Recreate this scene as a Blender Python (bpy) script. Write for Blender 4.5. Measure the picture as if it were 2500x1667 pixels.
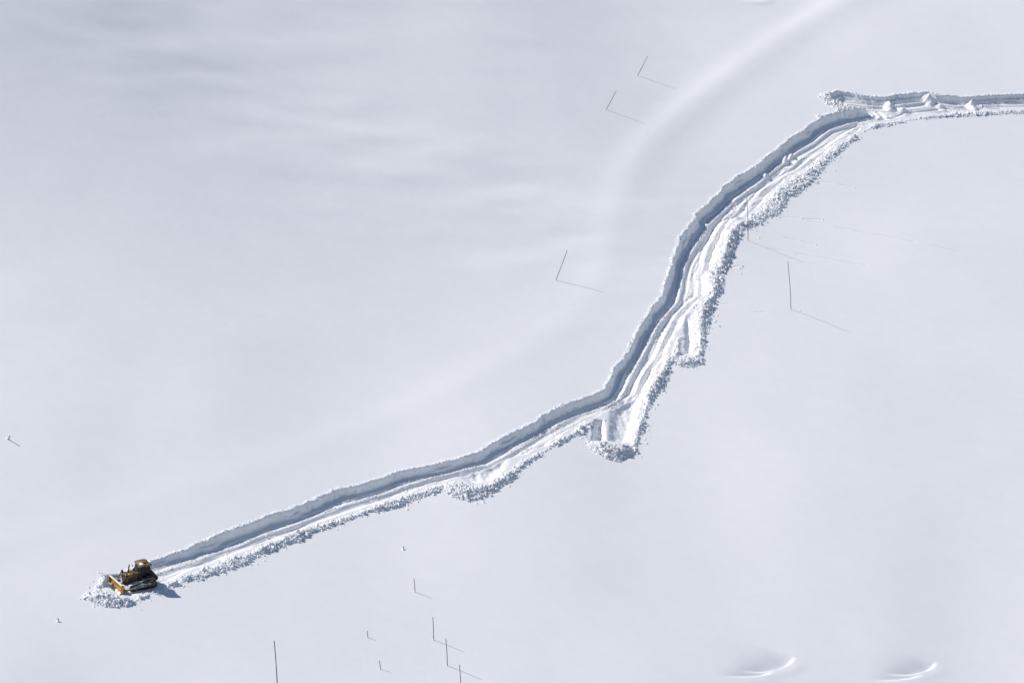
import bpy, bmesh, math, random
import numpy as np
from mathutils import Vector, Matrix, Euler

# ------------------------------------------------------------------ camera, sky, sun, exposure
for o in list(bpy.data.objects): bpy.data.objects.remove(o, do_unlink=True)
SC = bpy.context.scene
ELEV = math.radians(28.0)            # the camera looks down this far below the horizon
DIST = 600.0                         # from the far side of the valley
LENS = 172.8
FPX = 2500 * LENS / 36.0
FWD = np.array((0, math.cos(ELEV), -math.sin(ELEV)))
RGT = np.array((1.0, 0, 0))
UPV = np.array((0, math.sin(ELEV), math.cos(ELEV)))
CAM = -DIST * FWD
cd = bpy.data.cameras.new('camera'); cd.lens = LENS; cd.sensor_width = 36
cd.clip_start = 1.0; cd.clip_end = 5000
co = bpy.data.objects.new('camera', cd); SC.collection.objects.link(co)
co.location = CAM; co.rotation_euler = (math.pi/2 - ELEV, 0, 0)
SC.camera = co

SUN = np.array((-1.174, 0.43, 1.28)); SUN = SUN / np.linalg.norm(SUN)   # towards the sun
sun_el = math.asin(SUN[2]); sun_az = math.atan2(SUN[0], SUN[1])          # clockwise from +Y
W = bpy.data.worlds.new('World'); SC.world = W; W.use_nodes = True
nt = W.node_tree
sky = nt.nodes.new('ShaderNodeTexSky'); sky.sky_type = 'NISHITA'; sky.sun_disc = False
sky.sun_elevation = sun_el; sky.sun_rotation = sun_az
sky.altitude = 2000; sky.air_density = 1.0; sky.dust_density = 0.6; sky.ozone_density = 1.0
bg = nt.nodes['Background']; bg.inputs['Strength'].default_value = 0.096
nt.links.new(sky.outputs['Color'], bg.inputs['Color'])
sd = bpy.data.lights.new('sun', 'SUN'); sd.energy = 4.25; sd.angle = math.radians(0.53); sd.color = (1.0, 0.95, 0.90)
so = bpy.data.objects.new('sun', sd); SC.collection.objects.link(so)
so.location = SUN * 300
so.rotation_euler = Vector(-SUN).to_track_quat('-Z', 'Y').to_euler()
SC.view_settings.view_transform = 'Standard'; SC.view_settings.look = 'None'
SC.view_settings.gamma = 1.0; SC.view_settings.exposure = 0.0; SC.view_settings.use_curve_mapping = False
SC.render.engine = 'CYCLES'
SC.render.resolution_x = 1024; SC.render.resolution_y = 682

rng = np.random.default_rng(11); random.seed(11)

# ------------------------------------------------------------------ noise
def _h(ix, iy, seed):
    n = (ix.astype(np.int64) * 374761393 + iy.astype(np.int64) * 668265263 + seed * 974711) & 0xffffffff
    n = ((n ^ (n >> 13)) * 1274126177) & 0xffffffff
    return ((n ^ (n >> 16)) & 0xffff) / 65535.0
def vnoise(x, y, seed=0):            # value noise, -1..1
    x = np.asarray(x, float); y = np.asarray(y, float)
    ix = np.floor(x); iy = np.floor(y); fx = x - ix; fy = y - iy
    fx = fx*fx*fx*(fx*(fx*6-15)+10); fy = fy*fy*fy*(fy*(fy*6-15)+10)
    a = _h(ix, iy, seed); b = _h(ix+1, iy, seed); c = _h(ix, iy+1, seed); d = _h(ix+1, iy+1, seed)
    return ((a*(1-fx)+b*fx)*(1-fy) + (c*(1-fx)+d*fx)*fy) * 2 - 1
def fbm(x, y, seed=0, n=3):
    v = 0; a = 1; t = 0
    for k in range(n):
        v = v + a * vnoise(x * 2**k + 17.3*k, y * 2**k - 9.1*k, seed + k); t += a; a *= 0.5
    return v / t
def ss(a, b, t):
    t = np.clip((t - a) / (b - a), 0, 1); return t*t*(3-2*t)
def bump(u, c, w): return np.exp(-((u - c) / w) ** 2)

# ------------------------------------------------------------------ the mountainside before the plough came
GX, GY = -0.248, -0.022              # the slope falls to the right
def ray(u, v):
    return FWD * FPX + RGT * (u - 1250.0) + UPV * (833.5 - v)
def to_plane(u, v, off=0.0):
    d = ray(u, v)
    t = -(CAM[2] - GX*CAM[0] - GY*CAM[1] - off) / (d[2] - GX*d[0] - GY*d[1])
    p = CAM + d * t
    return p
def plane_pts(pts): return np.array([to_plane(u, v)[:2] for u, v in pts])

def pl_dist(x, y, V, closed=False):
    """distance to a polyline, arc length of the nearest point, signed side (+ = left of its direction)"""
    n = len(V); best = np.full(x.shape, 1e9); arc = np.zeros(x.shape); side = np.zeros(x.shape)
    s0 = 0.0
    for i in range(n if closed else n - 1):
        ax, ay = V[i]; bx, by = V[(i+1) % n]
        dx, dy = bx-ax, by-ay; L = math.hypot(dx, dy) + 1e-9
        t = np.clip(((x-ax)*dx + (y-ay)*dy) / (L*L), 0, 1)
        ex = x-ax-t*dx; ey = y-ay-t*dy
        d = np.sqrt(ex*ex+ey*ey); m = d < best
        best = np.where(m, d, best); arc = np.where(m, s0+t*L, arc)
        side = np.where(m, np.sign(dx*ey-dy*ex), side); s0 += L
    return best, arc, side
def inside(x, y, V):
    r = np.zeros(x.shape, bool); n = len(V)
    for i in range(n):
        ax, ay = V[i]; bx, by = V[(i+1) % n]
        if ay == by: continue
        c = ((ay > y) != (by > y)) & (x < (bx-ax)*(y-ay)/(by-ay)+ax)
        r ^= c
    return r
def sdf(x, y, V):
    """signed distance, positive inside; far points are skipped"""
    out = np.full(x.shape, -99.0)
    lo = V.min(0) - 3; hi = V.max(0) + 3
    m = (x > lo[0]) & (x < hi[0]) & (y > lo[1]) & (y < hi[1])
    if m.any():
        d, _, _ = pl_dist(x[m], y[m], V, True)
        out[m] = np.where(inside(x[m], y[m], V), d, -d)
    return out
def smooth_line(V, it=3):
    V = np.asarray(V, float)
    for _ in range(it):
        q = 0.75*V[:-1]+0.25*V[1:]; r = 0.25*V[:-1]+0.75*V[1:]
        m = np.empty((2*len(q), 2)); m[0::2] = q; m[1::2] = r
        V = np.vstack([V[:1], m, V[-1:]])
    return V

BENCH = smooth_line(plane_pts([(2330,-120),(2160,-40),(1990,50),(1840,150),(1700,250),(1600,340),(1530,440),(1490,560),(1480,660),(1420,760),(1280,860),(1080,960),(840,1060),(560,1170),(250,1270),(-150,1380)]), 2)
LIPS = [(smooth_line(plane_pts([(1793,1628),(1861,1624),(1901,1616),(1925,1604),(1936,1588)])), 0.55, 1.7), (smooth_line(plane_pts([(1753,1645),(1823,1640),(1861,1635),(1889,1627)])), 0.30, 0.8),
        (smooth_line(plane_pts([(2143,1633),(2211,1630),(2251,1622),(2273,1611),(2282,1596)])), 0.46, 1.5), (smooth_line(plane_pts([(2113,1649),(2183,1645),(2221,1640),(2255,1632)])), 0.22, 0.8),
        (smooth_line(plane_pts([(1783,2),(1823,6),(1851,4),(1867,-3)])), 0.8, 1.5)]
SCALLOPS = [L[0][-4] for L in LIPS]
sunh = SUN[:2] / np.linalg.norm(SUN[:2])

def B(x, y):
    z = GX*x + GY*y
    d = x*sunh[0] + y*sunh[1]                         # towards the sun: the hill steepens and turns away
    b_ = x*sunh[1] - y*sunh[0]
    t = np.clip(d - 2, 0, 155)
    z = z + 0.29*(t - 45*(1-np.exp(-t/45))) * ss(-80, 30, b_)
    z = z + 0.85*vnoise(x/46+3, y/60+1, 5) + 0.36*vnoise(x/19, y/26, 6)
    z = z + 0.035*vnoise(x/7.0, y/9.0, 8)
    far = ss(-5, 45, y + 0.15*x) * ss(40, 0, x)       # wind ripples high on the left
    yy = y - 0.46*x + 2.6*vnoise(x/19, y/24, 31)         # crests run level across the slope
    z = z + far * (0.17*vnoise(x/15+5, yy/7.5, 9) + 0.09*vnoise(x/8, yy/3.4, 10) + 0.035*vnoise(x/5, yy/1.9, 13))*(0.35+0.65*ss(-0.5,0.5,vnoise(x/30,y/34,14)))
    # the old road under the snow: a soft shelf with a steeper outer edge
    bd, bs, sd_ = pl_dist(x, y, BENCH)
    u = bd * sd_                                      # negative = towards the lower right
    fade = 1.0 - 0.75*ss(95, 150, bs) ; fade = fade*(0.85+0.3*vnoise(bs/22, 0*bs, 12))
    z = z + fade * 0.36 * np.where(u > 0, np.exp(-(u/2.7)**2), np.exp(-(u/2.1)**2)) 
    # wind scoops with a sharp lip
    for L, amp, wd in LIPS:
        lo = L.min(0)-9; hi = L.max(0)+9
        m = (x > lo[0]) & (x < hi[0]) & (y > lo[1]) & (y < hi[1])
        if not m.any(): continue
        d, s, sd2 = pl_dist(x[m], y[m], L)
        tl = np.hypot(*(L[1:]-L[:-1]).T).sum(); t = s/tl
        xe = L[-1, 0]; xl = xe - L[0, 0]
        wt = ss(0.0, 0.6, t)*ss(1.0, 0.72, t)
        prof = np.where(sd2 > 0, np.exp(-(d/wd)**1.3), ss(0.6, 0.0, d))
        z[m] += amp*wt*(-prof + np.where(sd2 < 0, 0.12*np.exp(-((d-1.3)/0.8)**2), 0))
    return z
def bz(x, y): return float(B(np.array([x], float), np.array([y], float))[0])

def to_snow(u, v, off=0.0):
    """the point of the undisturbed snow (plus off metres) that shows at photo pixel u, v"""
    o = off
    for _ in range(12):
        p = to_plane(u, v, o)
        o2 = bz(p[0], p[1]) - GX*p[0] - GY*p[1] + off
        o = 0.5*o + 0.5*o2
    return to_plane(u, v, o)
def snow_pts(pts, off=0.0): return np.array([to_snow(u, v, off)[:2] for u, v in pts])

# ------------------------------------------------------------------ the ploughed road
WALL = [(2640,228),(2500,232),(2394,236),(2348,239),(2296,233),(2263,226),(2207,232),(2156,237),(2114,235),(2050,225),(2026,229),(2034,247),(2075,258),(2118,265),
        (2048,274),(2001,290),(1965,319),(1909,353),(1863,390),(1799,436),(1769,457),(1748,481),(1703,519),(1675,563),(1662,587),(1647,625),(1634,673),(1619,717),
        (1579,776),(1541,844),(1508,900),(1493,928),(1477,951),(1414,974),(1353,1003),(1295,1034),(1236,1067),(1166,1109),(1084,1129),(1014,1144),(953,1160),(900,1178),
        (841,1194),(748,1227),(654,1262),(584,1288),(514,1314),(443,1344),(378,1370),(345,1381),(300,1397),(268,1414),(238,1438)]
EDGE = [(242,1446),(264,1445),(286,1452),(302,1459),(322,1461),(352,1448),(389,1433),(430,1417),(476,1393),(549,1366),(631,1336),(724,1299),(818,1266),(900,1240),(944,1225),
        (1072,1188),(1107,1174),(1178,1153),(1248,1125),(1318,1100),(1400,1048),(1452,1021),(1488,1008),(1529,987),(1574,962),(1590,928),(1626,865),(1643,829),
        (1664,801),(1678,768),(1698,742),(1726,722),(1727,668),(1746,643),(1759,602),(1772,564),(1787,541),(1826,533),(1880,481),(1886,468),(1928,436),(1969,415),
        (2011,379),(2054,347),(2088,328),(2125,306),(2172,297),(2242,285),(2301,279),(2383,273),(2500,267),(2640,262)]
WALLP = snow_pts(WALL); EDGEP = snow_pts(EDGE, -0.30)
ROADP = np.vstack([WALLP, EDGEP])
POCKETS = [  # dead-end pushes off the road: outline, depth
    (snow_pts([(1488,1003),(1522,976),(1576,946),(1562,1004),(1538,1086),(1482,1082)], -0.3), 0.66),
    (snow_pts([(1452,1024),(1473,1026),(1479,1077),(1442,1077)], -0.1), 0.95),
    (snow_pts([(1668,778),(1690,770),(1697,834),(1693,871),(1668,871)], -0.3), 0.62),
    (snow_pts([(1110,1160),(1178,1140),(1250,1112),(1234,1152),(1198,1176),(1150,1186)], -0.2), 0.45),
]
HEAPS = [  # piles of broken snow thrown off the road: outline, height, run-out width
    (snow_pts([(389,1434),(430,1418),(476,1394),(549,1367),(631,1337),(724,1300),(818,1267),(900,1241),(944,1226),(1072,1188),(1074,1195),(990,1231),(897,1257),(850,1272),(795,1292),(701,1330),(631,1360),(584,1384),(500,1412),(432,1431)]), 0.30, 1.0),
    (snow_pts([(1075,1192),(1096,1176),(1130,1184),(1155,1190),(1190,1184),(1236,1155),(1283,1120),(1318,1102),(1400,1051),(1452,1024),(1440,1040),(1419,1058),(1350,1093),(1283,1140),(1236,1183),(1178,1220),(1142,1225),(1107,1215)]), 0.75, 1.6),
    (snow_pts([(1434,1088),(1431,1066),(1444,1079),(1485,1083),(1534,1087),(1552,1032),(1572,964),(1592,930),(1628,867),(1641,877),(1636,899),(1620,940),(1596,981),(1586,1016),(1562,1074),(1551,1113),(1508,1124),(1465,1113)]), 0.75, 1.5),
    (snow_pts([(1458,1024),(1492,1010),(1484,1034),(1476,1030)]), 0.12, 0.8),
    (snow_pts([(1641,879),(1669,870),(1693,873),(1698,834),(1696,800),(1699,745),(1729,724),(1729,668),(1748,645),(1761,604),(1774,566),(1789,543),(1826,536),(1848,548),(1809,567),(1792,600),(1782,643),(1763,700),(1746,740),(1731,781),(1724,820),(1718,852),(1712,886),(1682,897),(1655,891)]), 0.60, 1.3),
    (snow_pts([(1643,834),(1664,804),(1668,868),(1641,879)]), 0.25, 0.8),
    (snow_pts([(1826,533),(1880,483),(1888,469),(1930,437),(1970,416),(2012,380),(2056,348),(2090,331),(2090,341),(2054,368),(1991,429),(1970,454),(1926,482),(1915,505),(1895,529),(1842,551)]), 0.22, 0.8),
    (snow_pts([(2090,331),(2125,308),(2172,299),(2242,287),(2383,275),(2640,264),(2640,272),(2383,282),(2242,292),(2172,305),(2125,315),(2090,341)]), 0.12, 0.7),
    (snow_pts([(1996,237),(2020,226),(2030,246),(2072,258),(2120,266),(2048,275),(2003,291),(1997,285),(2040,270),(2020,254)]), 0.18, 0.8),
    (snow_pts([(203,1460),(212,1447),(236,1440),(259,1447),(283,1456),(302,1463),(322,1463),(352,1449),(389,1434),(432,1419),(436,1429),(400,1441),(360,1460),(325,1476),(290,1483),(262,1481),(241,1475),(217,1468)]), 0.62, 1.1),
    (snow_pts([(240,1424),(246,1412),(262,1405),(276,1409),(274,1420),(262,1430),(248,1434)]), 0.50, 0.9),  # solid mound standing in for airborne powder at the blade's far end
]
PEAKS = [((2172,264),1.15,0.75),((2268,250),1.35,0.8),((2371,263),1.2,0.65),((2379,276),0.8,0.55),((2204,274),0.6,0.9),((2297,263),0.5,0.7),((1934,384),0.7,0.6),((1919,392),0.8,0.55),((1797,546),0.3,0.7),
         ((1868,428),0.5,0.5),((1722,545),0.5,0.5)]
PEAKP = [(snow_pts([p], -0.8)[0], h, r) for p, h, r in PEAKS]
TRAILS = [[(1976,443),(2040,448),(2085,457.5)],[(1890,527),(1960,534),(2009,536)],[(1960,536),(2050,556),(2180,580),(2339,614)],
          [(1834,561),(1900,576),(1991,597)],[(1862,604),(1980,624),(2111,648)],[(1740,738),(1790,744)],[(1770,655),(1812,648)],[(1828,760),(1868,763)]]
TRAILP = [snow_pts(t) for t in TRAILS]

# where the bulldozer stands
DZP = to_snow(338, 1428, -0.27)
DZA = math.atan2(-0.50, -0.87)                          # heading in plan
DZF = np.array((math.cos(DZA), math.sin(DZA)))
DZPITCH = 0.5*((bz(*(DZP[:2]+2*DZF)) - bz(*(DZP[:2]-2*DZF)))/4)
def pad(x, y):
    a = (x-DZP[0])*DZF[0] + (y-DZP[1])*DZF[1]
    return DZP[2] + DZPITCH*a
def H(x, y, want=False):
    z = B(x, y)
    heapw = np.zeros_like(z); fringe = np.zeros_like(z); lipw = np.zeros_like(z); floorw = np.zeros_like(z)
    lo = ROADP.min(0)-14; hi = ROADP.max(0)+14
    m = (x > lo[0]) & (x < hi[0]) & (y > lo[1]) & (y < hi[1])
    X = x[m]; Y = y[m]; zz = z[m].copy()
    ins = inside(X, Y, ROADP)
    dL, sL, _ = pl_dist(X, Y, WALLP); dR, sR, _ = pl_dist(X, Y, EDGEP)
    rag = (0.10*vnoise(X/0.9, Y/0.9, 40) + 0.10*vnoise(X/0.33, Y/0.33, 41))*(0.5+0.8*ss(-.4,.5,vnoise(sL/5, 0*sL, 39))) + 0.12*vnoise(sL/2.3, 0*sL, 38) + 0.19*vnoise(sL/6.0, 0*sL, 42)
    eL = np.where(ins, dL, -dL) + rag
    eR = np.where(ins, dR, np.where(dL < dR, 9.0, -dR)) + 0.20*vnoise(X/1.4, Y/1.4, 43) + 0.08*vnoise(X/0.4, Y/0.4, 44)
    eL = np.where(ins | (dL <= dR), eL, 9.0)
    w = np.clip(dL/(dL+dR+1e-6), 0, 1)
    total = sL.max()
    endf = ss(3, 20, total - sL)
    wallh = (0.80 + 0.10*ss(60, 130, sL) + 0.10*vnoise(sL/9, 0*sL, 45) + 0.20*ss(38, 55, sL)*ss(150, 125, sL)) * (0.2+0.8*endf)
    depth = wallh*(1-w) + 0.92*w*wallh
    # wall face: a shelf a third of the way down, then the floor
    st = 0.9*ss(38, 50, sL)
    cut = (0.55*ss(0.0, 0.30-0.18*st, eL) + 0.45*ss(0.30-0.18*st, 0.75-0.45*st, eL + 0.2*vnoise(sL/3, 0*sL, 46))) * ss(-0.05, 0.75, eR)
    act = ((ins) | (np.minimum(dL, dR) < 0.6))
    cut = np.where(act, cut, 0)
    cut = np.where(ins, cut, cut*ss(0.6, 0.1, np.minimum(dL, dR)))
    zz -= depth*cut
    fl = np.where(ins, ss(0.5, 0.9, eL)*ss(0.3, 0.9, eR), 0)
    uL = dL + 0.22*vnoise(sL/11, 0*sL, 47); uR = dR + 0.3*vnoise(sR/8, 0*sR, 48)
    ruts = -0.16*bump(uL,1.0,0.22) + 0.13*bump(uL,1.55,0.25) - 0.10*bump(uL,2.25,0.3) + 0.07*bump(uL,2.8,0.18)
    ruts = ruts + (-0.13*bump(uR,0.75,0.25) + 0.12*bump(uR,1.35,0.16) - 0.08*bump(uR,2.0,0.3))*ss(60,90,sR)
    gr = lambda u_, a_, b_: ss(a_, a_+0.07, u_)*ss(b_, b_-0.07, u_)
    ruts = ruts - 0.10*gr(uL, 1.78, 2.28) - 0.07*gr(uL, 0.35, 0.62) - 0.05*gr(uL, 2.62, 2.80)
    ruts = ruts + (-0.11*gr(uR, 0.55, 1.0) - 0.12*gr(uR, 1.75, 2.2))*ss(60, 90, sR) + 0.04*vnoise(sL/7.0, uL*9, 56)
    ruts = ruts + 0.09*vnoise(sL/5.0, uL*2.6, 49) + 0.06*vnoise(sL/2.2, uL*5, 50)
    crumb = ss(0.05,0.6,vnoise(X/2.4,Y/2.4,51)) * (0.10*np.abs(vnoise(X/0.33,Y/0.33,52)) + 0.05*vnoise(X/0.18,Y/0.18,53))
    zz += fl*(ruts*0.9*(0.35+0.65*endf) + crumb*(0.5+0.5*ss(60,90,sR)))
    lip = np.where(dL < dR+50, np.exp(-((eL+0.12)/0.22)**2), 0) * (dL < 1.0)
    zz += lip*(0.05 + 0.12*np.clip(vnoise(X/0.5,Y/0.5,54),0,1))
    lw = lip; fw = fl*(ss(0.0,0.5,vnoise(X/2.4,Y/2.4,51)) + 1.5*bump(uL, 1.5, 0.22)*ss(60, 100, sL))
    done_cut = depth*cut
    for V, dep in POCKETS:
        d = sdf(X, Y, V) + 0.1*vnoise(X/0.6, Y/0.6, 60)
        c = dep*ss(-0.1, 0.5 if dep > 0.7 else 1.1, d)
        new = np.maximum(done_cut, c); extra = new - done_cut; done_cut = new
        zz += -extra + (d > 0)*ss(0, 0.6, d)*(0.10*vnoise(X*1.7+Y*.3, Y*.30, 61)*(dep < 0.7) + 0.05*vnoise(X/0.3, Y/0.5, 62))
    pa = (X-DZP[0])*DZF[0] + (Y-DZP[1])*DZF[1]; pb = -(X-DZP[0])*DZF[1] + (Y-DZP[1])*DZF[0]
    pw = ss(3.05, 2.6, np.abs(pa-0.35)) * ss(2.1, 1.45, np.abs(pb))
    zz = zz*(1-pw) + (pad(X, Y) + 0.04*vnoise(X/0.3, Y/0.3, 55))*pw
    hw = np.zeros_like(zz); fr = np.zeros_like(zz)
    clear = np.where(ins, 0, dR)
    for V, dep in POCKETS: clear = np.minimum(clear, np.maximum(0, -sdf(X, Y, V)))
    rub = 0.06 + 0.94*ss(0.25, 0.75, clear + 0.35*vnoise(X/1.6, Y/1.6, 160))
    for k, (V, hh, wd) in enumerate(HEAPS):
        d = sdf(X, Y, V) + 0.16*vnoise(X/0.8, Y/0.8, 70+k) + 0.3*vnoise(X/3, Y/3, 90+k)
        c = ss(-0.1, wd, d)
        hv = 1.2*hh*(0.8+0.35*vnoise(X/4.5, Y/4.5, 110+k))
        rb = rub if hh != 0.62 and hh != 0.50 else 1.0
        lump = rb*(0.19*np.abs(vnoise(X/0.38, Y/0.38, 120+k)) + 0.13*np.abs(vnoise(X/0.2, Y/0.2, 121+k)) - 0.07)
        nf = 1 - 0.9*pw
        zz += nf*(c*hv + ss(-0.1, 0.4, d)*lump*(0.5+0.8*min(1, hh)))
        fr = np.maximum(fr, ss(-1.5, -0.1, d)**3*(1-pw)*(1 if hh > .15 else 0))
        hw = np.maximum(hw, rb*ss(-0.25, 0.3, d)*(1-pw)*(0.35+0.65*ss(-0.3, 0.3, vnoise(X/3.5, Y/3.5, 161))))
    for (px, py), hh, r in PEAKP:
        k = (np.abs(X-px) < 3) & (np.abs(Y-py) < 3)
        if not k.any(): continue
        rr = np.hypot((X[k]-px)*1.1, (Y[k]-py)*0.8) + 0.12*vnoise(X[k]/0.6, Y[k]/0.6, 140) + 0.07*vnoise(X[k]/0.3, Y[k]/0.3, 141)
        zz[k] += hh*np.clip(1-rr/(r*1.5), 0, 1)**1.1
    for T in TRAILP:
        k = (X > T[:,0].min()-1) & (X < T[:,0].max()+1) & (Y > T[:,1].min()-1) & (Y < T[:,1].max()+1)
        if not k.any(): continue
        d, s, _ = pl_dist(X[k], Y[k], T)
        zz[k] -= 0.07*np.exp(-(d/0.16)**2)*ss(-0.5, 0.3, vnoise(s/1.3, 0*s, 150))
    z[m] = zz; heapw[m] = hw; lipw[m] = lw; floorw[m] = fw; fringe[m] = fr*(1-hw)*(~ins)
    return (z, heapw, lipw, floorw, fringe) if want else z
def hz(x, y): return float(H(np.array([x], float), np.array([y], float))[0])

# ------------------------------------------------------------------ helpers
COL = SC.collection
def link(name, me, mat=None, parent=None, label=None, cat=None, group=None, kind=None):
    o = bpy.data.objects.new(name, me); COL.objects.link(o)
    if mat is not None and me is not None and not me.materials: me.materials.append(mat)
    if parent is not None: o.parent = parent
    if label: o['label'] = label
    if cat: o['category'] = cat
    if group: o['group'] = group
    if kind: o['kind'] = kind
    return o
def mesh_np(name, V, loops, starts, totals, smooth=True):
    me = bpy.data.meshes.new(name)
    me.vertices.add(len(V)); me.vertices.foreach_set('co', np.asarray(V, np.float32).ravel())
    me.loops.add(len(loops)); me.loops.foreach_set('vertex_index', np.asarray(loops, np.int32))
    me.polygons.add(len(starts)); me.polygons.foreach_set('loop_start', np.asarray(starts, np.int32))
    me.polygons.foreach_set('use_smooth', np.full(len(starts), smooth, bool))
    me.update(calc_edges=True); me.validate(); return me
def material(name, base, rough=0.6, metal=0.0, vary=0.0, scale=4.0, bumpd=0.0, bscale=20.0, second=None, coat=0.0, spec=0.5):
    m = bpy.data.materials.new(name); m.use_nodes = True
    n = m.node_tree; b = n.nodes['Principled BSDF']
    b.inputs['Roughness'].default_value = rough; b.inputs['Metallic'].default_value = metal
    b.inputs['Specular IOR Level'].default_value = spec
    b.inputs['Base Color'].default_value = (*base, 1)
    tc = n.nodes.new('ShaderNodeTexCoord')
    if vary or second:
        no = n.nodes.new('ShaderNodeTexNoise'); no.inputs['Scale'].default_value = scale; no.inputs['Detail'].default_value = 6
        no.inputs['Roughness'].default_value = 0.65
        n.links.new(tc.outputs['Object'], no.inputs['Vector'])
        cr = n.nodes.new('ShaderNodeValToRGB')
        s2 = second if second else tuple(c*(1-vary) for c in base)
        cr.color_ramp.elements[0].position = 0.38; cr.color_ramp.elements[0].color = (*s2, 1)
        cr.color_ramp.elements[1].position = 0.62; cr.color_ramp.elements[1].color = (*base, 1)
        n.links.new(no.outputs['Fac'], cr.inputs['Fac']); n.links.new(cr.outputs['Color'], b.inputs['Base Color'])
    if bumpd:
        nb = n.nodes.new('ShaderNodeTexNoise'); nb.inputs['Scale'].default_value = bscale; nb.inputs['Detail'].default_value = 4
        n.links.new(tc.outputs['Object'], nb.inputs['Vector'])
        bp = n.nodes.new('ShaderNodeBump'); bp.inputs['Strength'].default_value = bumpd; bp.inputs['Distance'].default_value = 0.05
        n.links.new(nb.outputs['Fac'], bp.inputs['Height']); n.links.new(bp.outputs['Normal'], b.inputs['Normal'])
    return m
M_SNOW = material('snow', (0.86, 0.865, 0.875), 0.7, spec=0.25, vary=0.02, scale=0.35, bumpd=0.32, bscale=0.9)
M_LUMP = material('snow_lump', (0.86, 0.865, 0.875), 0.75, spec=0.2, bumpd=0.3, bscale=9.0)

# ------------------------------------------------------------------ snow field: one sheet, finer where the plough broke it
U = 0.1                                                # lattice step; cells of 0.1 m, 1 m and 10 m
X0, X1, Y0, Y1 = -420, 420, -420, 520
nx1, ny1 = X1-X0, Y1-Y0
cx = (np.arange(nx1)+0.5+X0); cy = (np.arange(ny1)+0.5+Y0)
CX, CY = np.meshgrid(cx, cy, indexing='ij')
view = np.array([to_snow(u, v)[:2] for u, v in [(-60,-40),(2560,-40),(2560,1720),(-60,1720),(-60,800),(2560,800)]])
vx0, vy0 = view.min(0)-8; vx1, vy1 = view.max(0)+8
mid = (CX > vx0) & (CX < vx1) & (CY > vy0) & (CY < vy1)
sub = (CX > ROADP[:,0].min()-8) & (CX < ROADP[:,0].max()+8) & (CY > ROADP[:,1].min()-8) & (CY < ROADP[:,1].max()+8)
fine = np.zeros_like(mid)
sx, sy = CX[sub], CY[sub]
f = inside(sx, sy, ROADP) | (pl_dist(sx, sy, ROADP, True)[0] < 2.2)
for V, _, _ in HEAPS: f |= sdf(sx, sy, V) > -1.8
for V, _ in POCKETS: f |= sdf(sx, sy, V) > -1.5
for T in TRAILP: f |= pl_dist(sx, sy, T)[0] < 1.2
fine[sub] = f
for (sxx, syy) in SCALLOPS:
    fine |= (np.abs(CX-sxx+2.5) < 8) & (np.abs(CY-syy+2) < 8)
fine &= (np.abs(CX) < 400)
# 10 m blocks: those touching the view or fine cells are split to 1 m
blk = (mid | fine).reshape(nx1//10, 10, ny1//10, 10).any(axis=(1, 3))
bd = blk.copy(); bd[1:] |= blk[:-1]; bd[:-1] |= blk[1:]; bd[:, 1:] |= blk[:, :-1]; bd[:, :-1] |= blk[:, 1:]
blk = bd
lvl1 = np.repeat(np.repeat(blk, 10, 0), 10, 1)
NJ = ny1*10 + 1
def vid(i, j): return i*NJ + j
quads = []
fi, fj = np.nonzero(fine)
a, b_ = np.meshgrid(np.arange(10), np.arange(10), indexing='ij')
I = (fi[:, None]*10 + a.ravel()[None]).ravel(); J = (fj[:, None]*10 + b_.ravel()[None]).ravel()
quads.append(np.stack([vid(I, J), vid(I+1, J), vid(I+1, J+1), vid(I, J+1)], 1))
polys = []
def emit(mask, finer, size):
    """cells of one size; an edge shared with finer cells takes their vertices too"""
    pad = np.pad(finer, 1)
    nb = (pad[1:-1, :-2], pad[2:, 1:-1], pad[1:-1, 2:], pad[:-2, 1:-1])     # low y, high x, high y, low x
    edge = mask & (nb[0] | nb[1] | nb[2] | nb[3])
    pi, pj = np.nonzero(mask & ~edge); I = pi*size; J = pj*size
    quads.append(np.stack([vid(I, J), vid(I+size, J), vid(I+size, J+size), vid(I, J+size)], 1))
    st = size//10
    for i, j in zip(*np.nonzero(edge)):
        I, J = i*size, j*size; p = []
        k = [st if nb[q][i, j] else size for q in range(4)]
        p += [vid(I+t, J) for t in range(0, size, k[0])]
        p += [vid(I+size, J+t) for t in range(0, size, k[1])]
        p += [vid(I+size-t, J+size) for t in range(0, size, k[2])]
        p += [vid(I, J+size-t) for t in range(0, size, k[3])]
        polys.append(p)
emit(lvl1 & ~fine, fine, 10)
emit(~blk, blk, 100)
q = np.vstack(quads)
pl = np.array([t for p in polys for t in p], np.int64); pt = np.array([len(p) for p in polys], np.int64)
allids = np.concatenate([q.ravel(), pl])
uniq, inv = np.unique(allids, return_inverse=True)
vx = (uniq // NJ)*U + X0; vy = (uniq % NJ)*U + Y0
vz, HEAPW, LIPW, FLOORW, FRINGE = H(vx, vy, True)
tot = np.concatenate([np.full(len(q), 4), pt]); st = np.concatenate([[0], np.cumsum(tot)[:-1]])
me = mesh_np('snow_field', np.stack([vx, vy, vz], 1), inv, st, tot)
link('snow_field', me, M_SNOW, kind='structure', label='smooth white snow covering the sloping mountainside')
print('snow field verts', len(vx), 'faces', len(tot), 'fine cells', len(fi))

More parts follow.
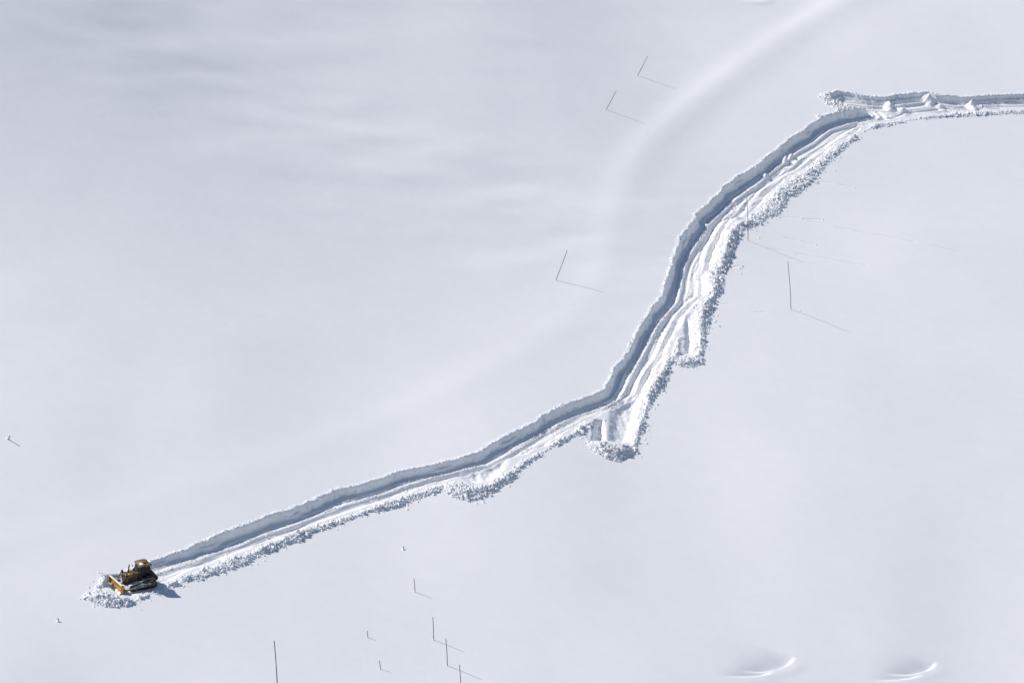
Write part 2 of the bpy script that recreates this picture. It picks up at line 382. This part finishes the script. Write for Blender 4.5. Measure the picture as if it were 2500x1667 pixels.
# ------------------------------------------------------------------ broken snow lumps
def lump_shape(seed):
    r = np.random.default_rng(seed); bm = bmesh.new()
    bmesh.ops.create_icosphere(bm, subdivisions=1, radius=1)
    V = np.array([v.co[:] for v in bm.verts]); F = np.array([[v.index for v in f.verts] for f in bm.faces]); bm.free()
    V = V*(1+0.30*r.uniform(-1, 1, (len(V), 1)))
    nrm = r.normal(size=(3, 3)); nrm /= np.linalg.norm(nrm, axis=1)[:, None]
    for k in range(3):                                   # broken flats
        d = V@nrm[k]; V = V - np.clip(d-0.55, 0, 9)[:, None]*nrm[k]
    return V*np.array((1.1, 0.9, 0.75)), F
SHAPES = [lump_shape(s) for s in range(14)]
def rot_mats(n):
    q = rng.normal(size=(n, 4)); q /= np.linalg.norm(q, axis=1)[:, None]; w_, x_, y_, z_ = q.T
    return np.stack([np.stack([1-2*(y_*y_+z_*z_), 2*(x_*y_-z_*w_), 2*(x_*z_+y_*w_)], 1),
                     np.stack([2*(x_*y_+z_*w_), 1-2*(x_*x_+z_*z_), 2*(y_*z_-x_*w_)], 1),
                     np.stack([2*(x_*z_-y_*w_), 2*(y_*z_+x_*w_), 1-2*(x_*x_+y_*y_)], 1)], 1)
def pick(w, n):
    w = np.where(w > 0.02, w, 0); return rng.choice(len(w), n, p=w/w.sum())
iszone = (np.hypot(vx, vy) < 300)
sets = [(pick(HEAPW*iszone, 19000), 0.05, 0.15), (pick(HEAPW*iszone, 1100), 0.15, 0.26), (pick(LIPW, 2200), 0.05, 0.13), (pick(FLOORW, 3800), 0.04, 0.11), (pick(HEAPW*iszone, 220), 0.26, 0.38), (pick(FRINGE, 700), 0.05, 0.15)]
LV = []; LF = []; base = 0
for idx, s0, s1 in sets:
    n = len(idx); P = np.stack([vx[idx]+rng.uniform(-.06,.06,n), vy[idx]+rng.uniform(-.06,.06,n), vz[idx]], 1)
    S = s0 + (s1-s0)*rng.random(n)**2; R = rot_mats(n)
    P[:, 2] += S*0.25
    for k, (SV, SF) in enumerate(SHAPES):
        m = np.arange(n) % len(SHAPES) == k
        c = int(m.sum())
        vv = np.einsum('nij,vj->nvi', R[m], SV)*S[m][:, None, None] + P[m][:, None, :]
        LV.append(vv.reshape(-1, 3))
        LF.append((SF[None]+(np.arange(c)*len(SV))[:, None, None]+base).reshape(-1, 3)); base += c*len(SV)
LV = np.vstack(LV); LF = np.vstack(LF)
me = mesh_np('snow_lumps', LV, LF.ravel(), np.arange(len(LF))*3, np.full(len(LF), 3), smooth=False)
link('snow_rubble', me, M_LUMP, kind='stuff', label='broken white snow rubble heaped along the ploughed road', cat='snow rubble')

# ------------------------------------------------------------------ bulldozer (x forward, y left, z up; tracks on z = 0)
M_YEL = material('yellow_paint', (0.56, 0.33, 0.055), 0.5, second=(0.40, 0.23, 0.045), scale=2.2, bumpd=0.08, bscale=12)
M_YELD = material('dirty_yellow_paint', (0.22, 0.14, 0.04), 0.65, second=(0.07, 0.055, 0.035), scale=2.5, bumpd=0.1, bscale=12)
M_ROOF = material('weathered_yellow_paint', (0.36, 0.21, 0.045), 0.6, second=(0.12, 0.085, 0.04), scale=2.0)
M_BLK = material('black_paint', (0.020, 0.021, 0.024), 0.6, spec=0.2, second=(0.045, 0.042, 0.04), scale=3)
M_GLS = material('dark_glass', (0.010, 0.014, 0.020), 0.08, spec=0.22)
M_STL = material('worn_steel', (0.20, 0.19, 0.18), 0.5, metal=0.6, second=(0.09, 0.075, 0.06), scale=5)
M_LAMP = material('lamp_glass', (0.72, 0.74, 0.76), 0.15)
M_DSN = material('packed_snow', (0.84, 0.85, 0.865), 0.7, spec=0.2, bumpd=0.5, bscale=7)
M_ORG = material('orange_lens', (0.6, 0.16, 0.02), 0.2)

def bm_box(bm, lo, hi, M=None):
    v = [bm.verts.new((x, y, z)) for x in (lo[0], hi[0]) for y in (lo[1], hi[1]) for z in (lo[2], hi[2])]
    for f in ((0,1,3,2),(4,6,7,5),(0,4,5,1),(2,3,7,6),(0,2,6,4),(1,5,7,3)): bm.faces.new([v[i] for i in f])
    return v
def bm_prism(bm, prof, y0, y1):
    """profile in x, z extruded along y"""
    a = [bm.verts.new((x, y0, z)) for x, z in prof]; b = [bm.verts.new((x, y1, z)) for x, z in prof]; n = len(prof)
    bm.faces.new(a); bm.faces.new(list(reversed(b)))
    for i in range(n): bm.faces.new((a[i], b[i], b[(i+1) % n], a[(i+1) % n]))
def bm_tube(bm, p, q, r0, r1=None, n=10):
    p = Vector(p); q = Vector(q); r1 = r0 if r1 is None else r1
    d = (q-p).normalized(); u = d.orthogonal().normalized(); w = d.cross(u)
    A = []; Bv = []
    for i in range(n):
        t = 2*math.pi*i/n; e = u*math.cos(t)+w*math.sin(t)
        A.append(bm.verts.new(p+e*r0)); Bv.append(bm.verts.new(q+e*r1))
    bm.faces.new(list(reversed(A))); bm.faces.new(Bv)
    for i in range(n): bm.faces.new((A[i], A[(i+1) % n], Bv[(i+1) % n], Bv[i]))
def done(name, bm, mat, parent, bev=0.0, label=None):
    if bev: bmesh.ops.bevel(bm, geom=[e for e in bm.edges], offset=bev, segments=2, affect='EDGES', clamp_overlap=True)
    bmesh.ops.recalc_face_normals(bm, faces=bm.faces)
    me = bpy.data.meshes.new(name); bm.to_mesh(me); bm.free()
    return link(name, me, mat, parent, label=label)
def NB(): return bmesh.new()
def box(name, lo, hi, mat, parent, bev=0.02, label=None):
    bm = NB(); bm_box(bm, lo, hi); return done(name, bm, mat, parent, bev, label)
def tube(name, p, q, r0, mat, parent, r1=None, n=12, label=None):
    bm = NB(); bm_tube(bm, p, q, r0, r1, n); return done(name, bm, mat, parent, 0, label)

dz = bpy.data.objects.new('bulldozer', None); COL.objects.link(dz)
dz.empty_display_size = 0.5
dz['label'] = 'yellow tracked bulldozer pushing snow at the left end of the cleared road'; dz['category'] = 'bulldozer'
dz.location = (DZP[0], DZP[1], DZP[2]-0.02)
fv = Vector((DZF[0], DZF[1], DZPITCH)).normalized(); lv = Vector((-DZF[1], DZF[0], 0)); uvv = fv.cross(lv); dz.scale = (0.9, 0.9, 0.9)
dz.rotation_euler = Matrix((fv, lv, uvv)).transposed().to_euler()

# hood and engine
bm = NB(); bm_prism(bm, [(0.30,0.80),(2.00,0.80),(2.02,1.80),(1.94,1.88),(0.30,2.02)], -0.50, 0.50)
hood = done('hood', bm, M_YELD, dz, 0.035)
for y in (-0.512, 0.512):
    bm = NB(); bm_prism(bm, [(0.72,1.05),(1.72,1.05),(1.72,1.52),(0.72,1.56)], y-0.012, y+0.012); pn = done('side_panel', bm, M_BLK, hood, 0)
    for k in range(6): box('louvre', (0.78+0.16*k, y-0.022, 1.12), (0.86+0.16*k, y+0.022, 1.47), M_YELD, pn, 0)
gr = box('grille', (2.005,-0.46,0.86), (2.07,0.46,1.78), M_BLK, dz, 0.015)
for k in range(7): box('grille_bar', (2.07,-0.42,0.93+0.12*k), (2.09,0.42,0.96+0.12*k), M_STL, gr, 0)
ex = tube('exhaust_pipe', (1.38,-0.15,1.88), (1.38,-0.15,2.72), 0.085, M_BLK, dz); tube('exhaust_tip', (1.38,-0.15,2.70), (1.31,-0.15,2.95), 0.075, M_BLK, ex)
pc = tube('air_cleaner', (0.66,-0.22,1.96), (0.66,-0.22,2.16), 0.09, M_BLK, dz); tube('cleaner_cap', (0.66,-0.22,2.16), (0.66,-0.22,2.27), 0.14, M_BLK, pc, 0.11)
tm = box('tank_cap_housing', (1.10,0.10,1.865), (1.60,0.49,2.02), M_YEL, dz, 0.03); tube('filler_cap', (1.35,0.30,2.02), (1.35,0.30,2.07), 0.08, M_BLK, tm)
# cab
cab = NB()
bm_prism(cab, [(-1.02,1.12),(0.36,1.12),(0.42,1.62),(-1.08,1.62)], -0.74, 0.74)
cab = done('cab', cab, M_BLK, dz, 0.03)
posts = [((0.40,-0.70),(0.22,-0.62)),((0.40,0.70),(0.22,0.62)),((-1.05,-0.70),(-0.98,-0.62)),((-1.05,0.70),(-0.98,0.62)),((-0.36,-0.72),(-0.38,-0.65)),((-0.36,0.72),(-0.38,0.65))]
for (x0_, y0_), (x1_, y1_) in posts: tube('cab_post', (x0_,y0_,1.60), (x1_,y1_,2.82), 0.055, M_BLK, cab, n=8)
def quad_slab(name, pts, th, mat, parent):
    bm = NB(); p = [Vector(q) for q in pts]; nn = (p[1]-p[0]).cross(p[3]-p[0]).normalized()*th
    a = [bm.verts.new(q-nn) for q in p]; b = [bm.verts.new(q+nn) for q in p]
    bm.faces.new(a); bm.faces.new(list(reversed(b)))
    for i in range(4): bm.faces.new((a[i], b[i], b[(i+1) % 4], a[(i+1) % 4]))
    return done(name, bm, mat, parent)
quad_slab('windscreen', [(0.395,-0.64,1.63),(0.395,0.64,1.63),(0.225,0.56,2.79),(0.225,-0.56,2.79)], 0.012, M_GLS, cab)
quad_slab('rear_window', [(-1.045,-0.64,1.63),(-1.045,0.64,1.63),(-0.985,0.56,2.79),(-0.985,-0.56,2.79)], 0.012, M_GLS, cab)
for s_ in (-1, 1):
    d_ = quad_slab('door', [(-0.30,s_*0.715,1.63),(0.36,s_*0.715,1.63),(0.20,s_*0.635,2.79),(-0.32,s_*0.635,2.79)], 0.012, M_GLS, cab)
    box('handle', (-0.28,s_*0.76-0.012,1.70), (-0.12,s_*0.76+0.012,1.74), M_STL, d_, 0)
    quad_slab('side_window', [(-1.0,s_*0.715,1.63),(-0.42,s_*0.715,1.63),(-0.43,s_*0.635,2.79),(-0.95,s_*0.635,2.79)], 0.012, M_GLS, cab)
    mr = tube('mirror_arm', (0.36,s_*0.72,2.25), (0.48,s_*0.95,2.30), 0.018, M_BLK, cab, n=6)
    box('mirror', (0.45,s_*0.95-0.07,2.12), (0.49,s_*0.95+0.07,2.40), M_BLK, mr, 0.01)
box('seat', (-0.75,-0.26,1.64), (-0.22,0.26,1.90), M_BLK, cab, 0.05); box('seat_back', (-0.85,-0.24,1.80), (-0.72,0.24,2.42), M_BLK, cab, 0.05)
bm = NB(); bm_prism(bm, [(-1.14,2.82),(0.36,2.82),(0.30,2.95),(0.05,3.05),(-0.85,3.07),(-1.10,2.97)], -0.80, 0.80)
roof = done('cab_roof', bm, M_ROOF, cab, 0.05, 'ochre yellow cab roof dusted with snow')
box('roof_unit', (-0.95,-0.40,3.05), (-0.30,0.40,3.16), M_YELD, roof, 0.04)
bm = NB(); bmesh.ops.create_icosphere(bm, subdivisions=2, radius=1)
for v in bm.verts: v.co = Vector((-0.02+v.co.x*0.26, 0.30+v.co.y*0.34, 3.03+v.co.z*0.08)) + Vector((0,0,0.02*math.sin(v.co.x*9)))
done('snow_patch', bm, M_DSN, roof)
tube('beacon', (-0.95,0.55,3.03), (-0.95,0.55,3.20), 0.06, M_ORG, roof)
for y in (-0.62, 0.62):
    lp = box('work_light', (0.34,y-0.09,2.86), (0.44,y+0.09,2.99), M_BLK, roof, 0.015); box('lens', (0.44,y-0.075,2.875), (0.452,y+0.075,2.975), M_LAMP, lp, 0)
# platform, fenders, tank, rear
box('platform', (-1.10,-1.15,0.98), (0.45,1.15,1.11), M_BLK, dz, 0.02)
for s_ in (-1, 1):
    fd = box('fender', (-1.30,min(s_*0.78,s_*1.22),1.42), (-0.10,max(s_*0.78,s_*1.22),1.56), M_BLK, dz, 0.03)
    box('tool_box', (-1.05,min(s_*0.82,s_*1.15),1.56), (-0.35,max(s_*0.82,s_*1.15),1.74), M_BLK, fd, 0.03)
    box('step', (0.05,min(s_*0.75,s_*1.1),1.20), (0.50,max(s_*0.75,s_*1.1),1.25), M_STL, dz, 0)
bm = NB(); bm_prism(bm, [(-1.78,0.95),(-1.10,0.80),(-1.10,1.95),(-1.30,2.00),(-1.70,1.72)], -0.72, 0.72); tk = done('fuel_tank', bm, M_BLK, dz, 0.04)
tube('tank_cap', (-1.38,-0.45,1.93), (-1.38,-0.45,2.03), 0.07, M_STL, tk)
bm = NB(); bm_prism(bm, [(-2.32,0.52),(-1.70,0.50),(-1.70,1.05),(-2.10,1.12),(-2.30,0.92)], -0.42, 0.42); wn = done('winch', bm, M_BLK, dz, 0.03)
tube('winch_drum', (-2.12,-0.30,0.78), (-2.12,0.30,0.78), 0.30, M_STL, wn, n=16); box('drawbar', (-2.45,-0.10,0.46), (-1.60,0.10,0.56), M_STL, dz, 0.02)
for y in (-0.55, 0.55):
    lp = box('rear_light', (-1.12,y-0.08,2.86), (-1.19,y+0.08,2.97), M_BLK, roof, 0); box('lens', (-1.202,y-0.065,2.875), (-1.19,y+0.065,2.96), M_LAMP, lp, 0)
# tracks: front idler, rear idler, raised sprocket
WH = [((1.38,0.46),0.40),((-1.42,0.46),0.40),((-1.10,1.10),0.36)]
def belt(wheels, off, step):
    """points and angles along the belt round three wheels (counter-clockwise seen from the right side)"""
    segs = []; n = len(wheels); pts = []
    order = [0, 2, 1]
    W_ = [wheels[i] for i in order]
    tang = []
    for i in range(n):
        (ax, az), ra = W_[i]; (bx_, bz_), rb = W_[(i+1) % n]
        ra += off; rb += off
        dx, dz_ = bx_-ax, bz_-az; L = math.hypot(dx, dz_)
        an = math.atan2(dz_, dx); be = math.acos((ra-rb)/L)
        th = an - be
        tang.append(((ax+ra*math.cos(th), az+ra*math.sin(th)), (bx_+rb*math.cos(th), bz_+rb*math.sin(th)), th))
    path = []
    for i in range(n):
        p, q, th = tang[i]; path += [p, q]
        (cx_, cz_), r = W_[(i+1) % n]; r += off
        t0 = th; t1 = tang[(i+1) % n][2]
        while t1 < t0: t1 += 2*math.pi
        k = max(2, int((t1-t0)/0.15))
        path += [(cx_+r*math.cos(t0+(t1-t0)*j/k), cz_+r*math.sin(t0+(t1-t0)*j/k)) for j in range(1, k)]
    path.append(path[0])
    path = np.array(path); seg = np.hypot(*(path[1:]-path[:-1]).T); cum = np.concatenate([[0], np.cumsum(seg)])
    m = int(round(cum[-1]/step)); out = []
    for j in range(m):
        t = cum[-1]*j/m; i = min(np.searchsorted(cum, t, side='right')-1, len(seg)-1)
        f_ = (t-cum[i])/max(seg[i], 1e-9); p = path[i]*(1-f_)+path[i+1]*f_; d = path[i+1]-path[i]
        out.append((p[0], p[1], math.atan2(d[1], d[0])))
    return path, out
bm = NB(); bm_box(bm, (-0.085,-0.29,-0.02), (0.085,0.29,0.015)); bm_box(bm, (-0.012,-0.29,-0.075), (0.012,0.29,-0.018))
bmesh.ops.recalc_face_normals(bm, faces=bm.faces)
shoe_me = bpy.data.meshes.new('track_shoe'); bm.to_mesh(shoe_me); bm.free(); shoe_me.materials.append(M_STL)
bm = NB(); bm_box(bm, (-0.085,-0.25,-0.045), (0.085,0.25,-0.012)); bmesh.ops.recalc_face_normals(bm, faces=bm.faces)
snowshoe_me = bpy.data.meshes.new('packed_snow'); bm.to_mesh(snowshoe_me); bm.free(); snowshoe_me.materials.append(M_DSN)
for s_ in (-1, 1):
    yc = s_*0.98
    bm = NB(); path, shoes = belt(WH, 0.0, 0.185)
    inner = [(x, z) for x, z in path[:-1]]
    n_ = len(inner); cxm = sum(p[0] for p in inner)/n_; czm = sum(p[1] for p in inner)/n_
    inn2 = [(cxm+(x-cxm)*0.965, czm+(z-czm)*0.93) for x, z in inner]
    for (ya, yb) in ((yc-0.10, yc+0.10),):
        va = [bm.verts.new((x, ya, z)) for x, z in inner]; vb = [bm.verts.new((x, yb, z)) for x, z in inner]
        wa = [bm.verts.new((x, ya, z)) for x, z in inn2]; wb = [bm.verts.new((x, yb, z)) for x, z in inn2]
        for i in range(n_):
            j = (i+1) % n_
            bm.faces.new((va[i], vb[i], vb[j], va[j])); bm.faces.new((wa[i], wa[j], wb[j], wb[i]))
            bm.faces.new((va[i], va[j], wa[j], wa[i])); bm.faces.new((vb[i], wb[i], wb[j], vb[j]))
    track = done('track', bm, M_STL, dz)
    for k, (x, z, an) in enumerate(shoes):
        o = link('track_shoe', shoe_me, None, track); o.location = (x, yc, z); o.rotation_euler = (0, -an, 0)
        if z > 0.35 or random.random() < 0.3:
            o2 = link('packed_snow', snowshoe_me, None, track); o2.location = (x, yc, z); o2.rotation_euler = (0, -an, 0)
    for (c, r), nm in zip(WH, ('idler', 'idler', 'sprocket')):
        tube(nm, (c[0], yc-0.14, c[1]), (c[0], yc+0.14, c[1]), r-0.05, M_STL if nm != 'sprocket' else M_YELD, track, n=20)
        tube('hub', (c[0], yc+s_*0.14, c[1]), (c[0], yc+s_*0.22, c[1]), 0.17, M_YELD if nm == 'sprocket' else M_STL, track, n=14)
    for k in range(6): tube('roller', (-0.95+0.38*k, yc-0.12, 0.22), (-0.95+0.38*k, yc+0.12, 0.22), 0.12, M_STL, track, n=12)
    tf = box('track_frame', (-1.15,yc-0.16,0.28), (1.10,yc+0.16,0.62), M_YELD, dz, 0.03)
    bm = NB(); bmesh.ops.create_grid(bm, x_segments=18, y_segments=6, size=1)          # snow packed on the frame
    for v in bm.verts:
        x = -0.05+v.co.x*1.15; y = v.co.y; edge = (1-abs(v.co.x)**3)*(1-abs(v.co.y)**3)
        v.co = Vector((x, yc+s_*0.02+y*0.20, 0.60+edge*(0.16+0.10*math.sin(x*5+s_)+0.05*math.sin(x*13))))
    done('packed_snow', bm, M_DSN, tf)
    # push arm
    bm = NB(); bm_prism(bm, [(-0.35,0.42),(2.55,0.28),(2.55,0.50),(-0.35,0.62)], s_*1.345-0.065, s_*1.345+0.065); pa_ = done('push_arm', bm, M_YELD, dz, 0.02)
    tube('pivot', (-0.25,s_*1.28,0.52), (-0.25,s_*1.43,0.52), 0.13, M_STL, pa_)
    bm = NB(); bmesh.ops.create_grid(bm, x_segments=22, y_segments=4, size=1)
    for v in bm.verts:
        x = 1.05+v.co.x*1.40; e_ = (1-abs(v.co.x)**4)*(1-v.co.y**2)
        v.co = Vector((x, s_*1.345+v.co.y*0.075, 0.628-(x+0.35)*0.0414+e_*(0.05+0.03*math.sin(x*7))))
    done('packed_snow', bm, M_DSN, pa_)
    # lift cylinder with lamp on its top bracket
    yl = s_*0.62
    cyl = tube('lift_cylinder', (2.06,yl,1.92), (2.45,yl,1.28), 0.075, M_YELD, dz); tube('rod', (2.45,yl,1.28), (2.80,yl*1.05,0.72), 0.042, M_STL, cyl)
    br = box('cylinder_bracket', (1.86,min(s_*0.48,s_*0.72),1.78), (2.12,max(s_*0.48,s_*0.72),1.98), M_BLK, dz, 0.02)
    hl = tube('headlight', (1.95,yl,2.10), (2.13,yl,2.08), 0.10, M_BLK, br); tube('lens', (2.13,yl,2.08), (2.145,yl,2.078), 0.085, M_LAMP, hl)
    tube('bracket_post', (1.98,yl,1.96), (2.0,yl,2.08), 0.03, M_BLK, br, n=6)
# blade: curved mouldboard, angled a little
bm = NB(); prof = []
for k in range(9):
    t = k/8; z = 0.02+1.13*t; x = 0.20*(2*t-1)**2 - 0.02
    prof.append((x, z))
back = [(x-0.09, z) for x, z in reversed(prof)]
bm_prism(bm, prof+back, -1.45, 1.45)
blade = done('blade', bm, M_YEL, dz, 0, 'curved yellow blade with snow along its edges')
for y in (-1.47, 1.47): 
    bm = NB(); bm_prism(bm, [(0.22,0.0),(0.26,1.10),(0.18,1.18),(-0.16,1.12),(-0.16,0.05)], y-0.022, y+0.022); done('end_plate', bm, M_YEL, blade, 0)
box('cutting_edge', (0.155,-1.43,-0.03), (0.225,1.43,0.16), M_STL, blade, 0)
for z in (0.35, 0.85): box('stiffener', (-0.30,-1.35,z-0.06), (-0.10,1.35,z+0.06), M_YELD, blade, 0.01)
bm = NB(); bmesh.ops.create_grid(bm, x_segments=4, y_segments=40, size=1)
for v in bm.verts:
    y = v.co.y*1.45; e_ = (1-v.co.x**2)
    v.co = Vector((0.10+v.co.x*0.13, y, 1.155+e_*(0.07+0.025*math.sin(y*6)+0.02*math.sin(y*15))))
done('packed_snow', bm, M_DSN, blade)
bm = NB(); bmesh.ops.create_grid(bm, x_segments=5, y_segments=36, size=1)
for v in bm.verts:
    y = v.co.y*1.43; e_ = (1-v.co.y**4)
    v.co = Vector((0.30+v.co.x*0.13, y, 0.10-v.co.x*0.14+0.05*math.sin(y*5)*e_+0.03*math.sin(y*13)))
done('clinging_snow', bm, M_DSN, blade)
blade.location = (2.95, 0, 0.04); blade.rotation_euler = (0, 0.0, math.radians(4))
cf = NB(); bm_box(cf, (2.45,-1.41,0.28), (2.72,1.41,0.52)); done('blade_frame', cf, M_YELD, dz, 0.03)

# ------------------------------------------------------------------ snow marker poles
M_POLE = material('weathered_pole', (0.24, 0.22, 0.20), 0.8, second=(0.07, 0.065, 0.06), scale=1.6)
def pole(bu, bv, tu, tv, tip, r, label, stub=False, lean=None, cap=False):
    b = to_snow(bu, bv); d = ray(tu, tv)
    if tip:                                              # the top lies on its own sight line and on the sun ray through the tip of its shadow
        t = to_snow(*tip); n1 = np.cross(d, SUN); n = np.cross(n1, SUN)
        k = np.dot(t-CAM, n)/np.dot(d, n); top = CAM + d*k
    else:                                                # upright: same depth as its foot
        k = np.dot(b-CAM, FWD)/np.dot(d, FWD); top = CAM + d*k
        v0 = ray(bu, bv)
    L = float(np.linalg.norm(top-b)); ax = (top-b)/L
    print('pole %.0f %.0f length %.2f lean %.0f' % (bu, bv, L, math.degrees(math.acos(ax[2]))))
    r *= 0.82
    o = bpy.data.objects.new('marker_pole', None); COL.objects.link(o); o.location = b
    o['label'] = label; o['category'] = 'pole'; o['group'] = 'snow marker poles'
    bm = NB(); side = Vector(ax).orthogonal().normalized()*0.012*L
    P = [Vector(ax)*t + side*math.sin(math.pi*max(t, 0)/L*1.3) for t in (-0.5, 0, L*0.25, L*0.5, L*0.75, L-0.06, L)]
    R = [r*1.12, r*1.12, r*1.06, r, r*0.94, r*0.9, r*0.5]
    u = Vector(ax).orthogonal().normalized(); w = Vector(ax).cross(u); rings = []
    for p, rr in zip(P, R): rings.append([bm.verts.new(p+(u*math.cos(2*math.pi*i/8)+w*math.sin(2*math.pi*i/8))*rr) for i in range(8)])
    for A, Bq in zip(rings[:-1], rings[1:]):
        for i in range(8): bm.faces.new((A[i], A[(i+1) % 8], Bq[(i+1) % 8], Bq[i]))
    bm.faces.new(rings[-1]); done('shaft', bm, M_POLE, o)
    bm = NB(); bmesh.ops.create_icosphere(bm, subdivisions=2, radius=1)
    for v in bm.verts: v.co = Vector((-0.08+v.co.x*(0.15 if not cap else 0.19), v.co.y*(0.15 if not cap else 0.19)+0.02, -0.02+v.co.z*(0.09 if not cap else 0.2)))
    sc_ = done('snow_collar', bm, M_SNOW, o)
    for p in sc_.data.polygons: p.use_smooth = True
    return o
pole(1556.4,185,1581.4,138,(1654.5,218.5),0.046,'dark pole leaning right, higher of the pair left of the buried road')
pole(1480,268,1505,221.6,(1581,303.6),0.046,'dark pole leaning right, lower of the pair left of the buried road')
pole(1357,684,1385.5,609.6,(1484,716),0.046,'lone dark pole leaning right in the middle of the snowfield')
pole(1826,587.4,1824,481.8,(1967,642),0.046,'tall upright pole in front of the ploughed road, its top crossing the cleared snow')
pole(1931,754.6,1924.5,637.8,(2080,811.5),0.046,'tall upright pole on the open snow right of the ploughed road')
pole(1013,1444,1011,1411,(1059,1461.7),0.046,'short upright pole highest of the group below the road')
pole(1058.5,1561.4,1057,1504.8,(1136,1591),0.046,'upright pole third from the right in the group at the bottom, shadow crossing its neighbour')
pole(1092,1624,1089,1558,(1184.6,1659.6),0.05,'upright pole second from the right in the group at the bottom edge')
pole(1126,1692,1122,1621,None,0.05,'pole cut off by the bottom edge, rightmost of the bottom group')
pole(898,1555.6,897,1538.8,(920,1563),0.046,'very short post, upper of the two stubs left of the bottom group')
pole(929,1632.7,926.7,1611,(955,1640.5),0.046,'very short post, lower of the two stubs left of the bottom group')
pole(678,1722,670.8,1563,None,0.065,'tall thick pole rising from the bottom edge left of centre')
pole(20,1072,25,1063,(51,1090),0.07,'short snow-capped post at the left edge of the snowfield', cap=True)
pole(143,1517,141,1508,None,0.075,'tiny stub almost buried below the bulldozer', cap=True)
pole(986,1341,984,1333,None,0.07,'tiny stub almost buried between the road and the poles', cap=True)

# ------------------------------------------------------------------ single snow lumps that rolled clear of the road
LUMPS = [(2085,457.5,.13),(2009,536,.16),(1958,534,.12),(2339,614,.12),(1991,597,.13),(2111,648,.13),(1812,648,.10),(1995,447,.17),(1997,444,.12),(1810,568,.18),(1815,571,.12),(1853,581,.13),(1834,560,.13),
         (1760,694,.20),(1767,696,.13),(1755,698,.14),(1812,651,.16),(1806,655,.14),(1808,668,.10),(1747,783,.13),(1752,770,.11),(1728,814,.16),(1731,812,.10),(1740,772,.13),(1757,797,.12),(1746,787,.10),
         (1605,988,.14),(1598,999,.12),(1621,953,.13),(1576,1070,.11),(1578,1082,.15),(1566,1116,.09),(1201,1211,.15),(1198,1208,.10),(1222,1190,.12),(1950,454,.12),(1968,465,.12),(1950,472,.10),(2040,417,.12),(1873,542,.11),
         (1952,758,.10),(1795,627,.11),(1793,626,.08),(823,1293,.09),(985,1338,.10)]
proto = []
for k in range(8):
    SV, SF = SHAPES[k]; bm = NB(); vs = [bm.verts.new(v) for v in SV]
    for f_ in SF: bm.faces.new([vs[i] for i in f_])
    bmesh.ops.recalc_face_normals(bm, faces=bm.faces)
    me = bpy.data.meshes.new('snow_lump'); bm.to_mesh(me); bm.free(); me.materials.append(M_LUMP); proto.append(me)
TAILS = {0: 'snow lump at the end of the topmost short rolled trail right of the road', 1: 'snow lump at the end of the straight trail right of the tall pole\'s top', 2: 'snow lump halfway along the straight trail right of the tall pole',
         3: 'snow lump at the far right end of the longest rolled trail', 4: 'snow lump at the end of the faint trail just right of the tall pole', 5: 'snow lump at the end of the trail beyond the tall pole\'s shadow',
         40: 'snow lump beside the foot of the lone tall pole on the open snow', 43: 'tiny snow lump below the long straight berm behind the bulldozer', 44: 'tiny snow lump by the nearly buried stub below the road'}
def region(u, v):
    if v > 1150: return 'below the rounded heap on the lower road'
    if v > 900: return 'right of the dead-end spur at the bend'
    if v > 735: return 'right of the rubble above the short spur'
    if v > 620: return 'right of the rubble at the narrow road middle'
    if v > 540: return 'near the tall pole before the road'
    return 'below the rubble along the upper curve'
ORD = ('topmost', 'second from top', 'third from top', 'fourth from top', 'fifth from top', 'sixth from top', 'seventh from top', 'eighth from top', 'ninth from top', 'tenth from top')
for reg in set(region(u, v) for u, v, _ in LUMPS):
    ks = sorted([k for k in range(len(LUMPS)) if k not in TAILS and region(*LUMPS[k][:2]) == reg], key=lambda k: LUMPS[k][1])
    for j, k in enumerate(ks): TAILS[k] = 'snow lump, %s %s' % (ORD[j], reg)
for k, (u, v, r) in enumerate(LUMPS):
    p = to_snow(u, v); o = link('snow_lump', proto[k % 8], None, None, TAILS[k], 'snow lump', 'snow lumps rolled clear of the road')
    o.location = (p[0], p[1], hz(p[0], p[1]) + r*0.35); o.scale = (r*1.1, r*1.1, r*1.1); o.rotation_euler = (rng.uniform(0, 6), rng.uniform(0, 6), rng.uniform(0, 6))
